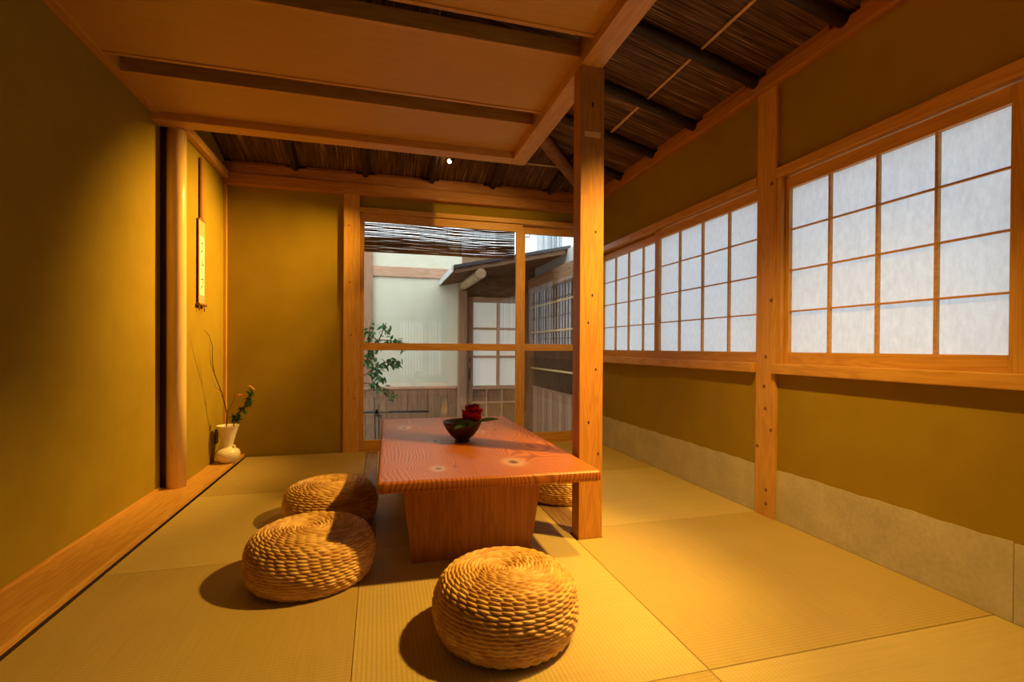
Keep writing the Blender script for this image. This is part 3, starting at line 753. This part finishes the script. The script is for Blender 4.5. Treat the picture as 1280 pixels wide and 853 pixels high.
MB().hull8([(.785,ya-.02,rz(.785)-.02),(.80,ya-.02,rz(.8)-.02),(.80,yb,rz(.8)-.02),(.785,yb,rz(.785)-.02),(.785,ya-.02,rz(.785)+.05),(.80,ya-.02,rz(.8)+.05),(.80,yb,rz(.8)+.05),(.785,yb,rz(.785)+.05)]).build('eave_edge', mFlash, rf)
tag(MB().tube([(1.11, 5.42, 1.738), (1.11, 5.8, 1.74), (1.11, 6.2, 1.742), (1.11, YW-.006, 1.742)], [.056, .057, .058, .058], 24).build('purlin_log', wLogPale), 'thick peeled round log under the small entrance roof, end facing the room', 'log')

# bamboo blind outside the glass door
bl = thing('bamboo_blind', (.53, 4.76, 1.795), 'brown slatted bamboo blind half lowered outside the glass door', 'blind')
m = MB(); z = 1.80; k = 0
rg = random.Random(11)
while z < 2.20:
    zz = [z+rg.uniform(-.0026, .0026) for _ in range(9)]
    pts = [(-.30+i*1.615/8, 4.76, zz[i]+.008*sin(i*.8)) for i in range(9)]
    m.tube(pts, .0056, 6); z += .0140 if z > 1.915 else .0110; k += 1
m.build('slats', mBlind, bl)
m = MB()
for i in range(13): m.tube([(-.26+i*.128, 4.7535, 1.795), (-.26+i*.128, 4.7535, 2.20)], .0012, 5)
m.build('strings', mBlack, bl)
MB().tube([(-.31, 4.76, 1.793), (.5, 4.76, 1.796), (1.325, 4.76, 1.80)], .008, 10).build('bottom_bar', mBlind, bl)
MB().tube([(-.31, 4.76, 2.21), (1.325, 4.76, 2.21)], .010, 10).build('top_bar', mBlind, bl)

# bamboo fence rail with rope ties
fz = thing('bamboo_fence', (.0, 5.6, -.36), 'low dark bamboo rail tied to thin stakes in the courtyard', 'fence')
rl = MB().tube([(-.9, 5.60, .19), (.0, 5.60, .182), (.545, 5.60, .172)], [.013, .013, .012], 12).build('rail', mBambD, fz)
MB().tube([(-.03, 5.618, -.36), (-.05, 5.62, .34)], .007, 8).build('stake', mBambD, fz); MB().tube([(.005, 5.618, -.36), (.0, 5.619, .27)], .009, 8).build('stake', mBambD, fz)
MB().tube([(-.62, 5.618, -.36), (-.62, 5.619, .25)], .009, 8).build('stake', mBambD, fz)
m = MB()
for dz in (-.018, 0, .018): m.tube([(-.022, 5.585, .182+dz*.7), (-.022, 5.635, .182+dz*.7)], .016-abs(dz)*.1, 10)
m.box(-.045, .035, 5.582, 5.59, .135, .15, .003); m.box(.02, .03, 5.58, 5.588, .10, .15, .003)
m.build('rope_tie', mRope, rl)
# camellia shrub
sh = thing('camellia_shrub', (-.34, 5.95, -.36), 'green leafy camellia shrub in front of the cream courtyard wall', 'shrub')
br = [[(-.34, 5.95, -.36), (-.32, 5.95, .1), (-.25, 5.93, .5), (-.12, 5.92, .78), (.0, 5.90, .98), (.08, 5.88, 1.18)],
      [(-.25, 5.93, .5), (-.10, 5.9, .62), (.02, 5.9, .70), (.14, 5.88, .74), (.24, 5.88, .72)],
      [(-.12, 5.92, .78), (-.12, 5.9, 1.0), (-.10, 5.9, 1.15)], [(.0, 5.90, .98), (.12, 5.88, .98), (.22, 5.88, .95), (.33, 5.87, .92)],
      [(-.25, 5.93, .5), (-.14, 5.9, .48), (-.02, 5.89, .46), (.08, 5.88, .40), (.15, 5.88, .33)], [(-.32, 5.95, .1), (-.45, 5.98, .5), (-.5, 6.0, .9)], [(-.10, 5.9, .62), (-.05, 5.88, .58), (.04, 5.87, .55)]]
m = MB()
for i, b_ in enumerate(br): m.tube(b_, [(.014 if i == 0 else .007)*(1-.7*k/(len(b_)-1)) for k in range(len(b_))], 8)
m.build('branches', mTwig, sh)
m = MB(); rg = random.Random(21)
for i, b_ in enumerate(br):
    n = [56, 48, 36, 46, 36, 40, 18][i]
    for k in range(n):
        t = (.35+.65*rg.random())*(len(b_)-1) if i else (.55+.45*rg.random())*(len(b_)-1)
        j = min(len(b_)-2, int(t)); p = Vector(b_[j]).lerp(Vector(b_[j+1]), t-j)+Vector((rg.gauss(0, .028), rg.gauss(0, .03), rg.gauss(0, .028)))
        m.leaf(p, (rg.uniform(-1, 1), rg.uniform(-1, .6), rg.uniform(-1, .35)), (rg.uniform(-.6, .6), rg.uniform(-1, .2), rg.uniform(.2, 1)), rg.uniform(.055, .09), rg.uniform(.033, .045), .25, 4, 1)
m.build('foliage', mLeafOut, sh)
# neighbouring white building
nb = thing('neighbouring_building', (5.0, 13, -.36), 'white clad neighbouring building with vertical pipes behind the entrance roof', 'building')
MB().box(3.75, 8.5, 12, 16, -.36, 6.5, .02).build('wall', mWhiteB, nb)
for x, rr in ((3.95, .035), (4.12, .05), (4.32, .02), (4.45, .03)): MB().tube([(x, 11.93, -.36), (x, 11.93, 6.5)], rr, 10).build('downpipe', mPipe, nb)
m = MB()
for i in range(9): m.box(4.18+i*.05, 4.20+i*.05, 11.97, 12.0, -.36, 6.5, 0)
m.build('cladding_ribs', mPipe, nb)
tag(MB().tube([(2.6, 9, 3.05), (3.2, 10.4, 3.35), (3.80, 11.97, 4.1)], .012, 6).build('power_cable', mBlack), 'thin black cable crossing the sky to the white building', 'cable')

# ------------------------------------------------------------------ light
WARM = (1.0, .56, .10)
def spot(name, loc, target, power, half, blend, size=.012, col=WARM):
    L = bpy.data.lights.new(name, 'SPOT'); L.energy = power; L.color = col; L.spot_size = R(2*half); L.spot_blend = blend; L.shadow_soft_size = size
    o = bpy.data.objects.new(name, L); COL.objects.link(o); o.location = loc
    o.rotation_euler = (Vector(target)-Vector(loc)).to_track_quat('-Z', 'Y').to_euler(); return o
spot('spot_lamp_alcove', LP+LD*.03, LP+LD*.03+Vector((-1.80, -.22, -1.25)), 560, 33, 1.0)
spot('spot_lamp_right', (1.78, 1.53, 2.33), (.15, 1.95, 0), 420, 30, .9, .055)
spot('spot_lamp_front', (1.06, 1.10, 2.45), (1.25, 1.9, 0), 290, 42, 1.0, .03)
spot('spot_fill_rear', (1.31, 2.88, 2.44), (.55, 4.4, .5), 90, 52, .8)  # added fill without a fixture, brightens the back door frames

W = bpy.data.worlds.new('overcast_sky'); S.world = W; W.use_nodes = True
nt = W.node_tree; bg = nt.nodes['Background']
bg.inputs[0].default_value = (.90, .96, 1.0, 1); bg.inputs[1].default_value = 3.0

# ------------------------------------------------------------------ camera
cam = bpy.data.cameras.new('camera'); co = bpy.data.objects.new('camera', cam); COL.objects.link(co); S.camera = co
cam.sensor_fit = 'HORIZONTAL'; cam.sensor_width = 36.0; cam.lens = 611.47/1280*36
cam.shift_y = (439.2-426.5)/1280; cam.shift_x = 0; cam.clip_start = .02
rt = Vector((0.96492935, -0.26244039, 0.0060327)); up = Vector((-0.00401121, 0.00823771, 0.99995802)); fw = Vector((0.26247907, 0.96491304, -0.00689611))
m3 = Matrix((rt, up, -fw)).transposed()
co.matrix_world = Matrix.Translation((0, 0, .9)) @ m3.to_4x4()
S.view_settings.view_transform = 'Standard'; S.view_settings.look = 'None'; S.view_settings.gamma = 1; S.view_settings.exposure = 0.0
S.view_settings.use_curve_mapping = False
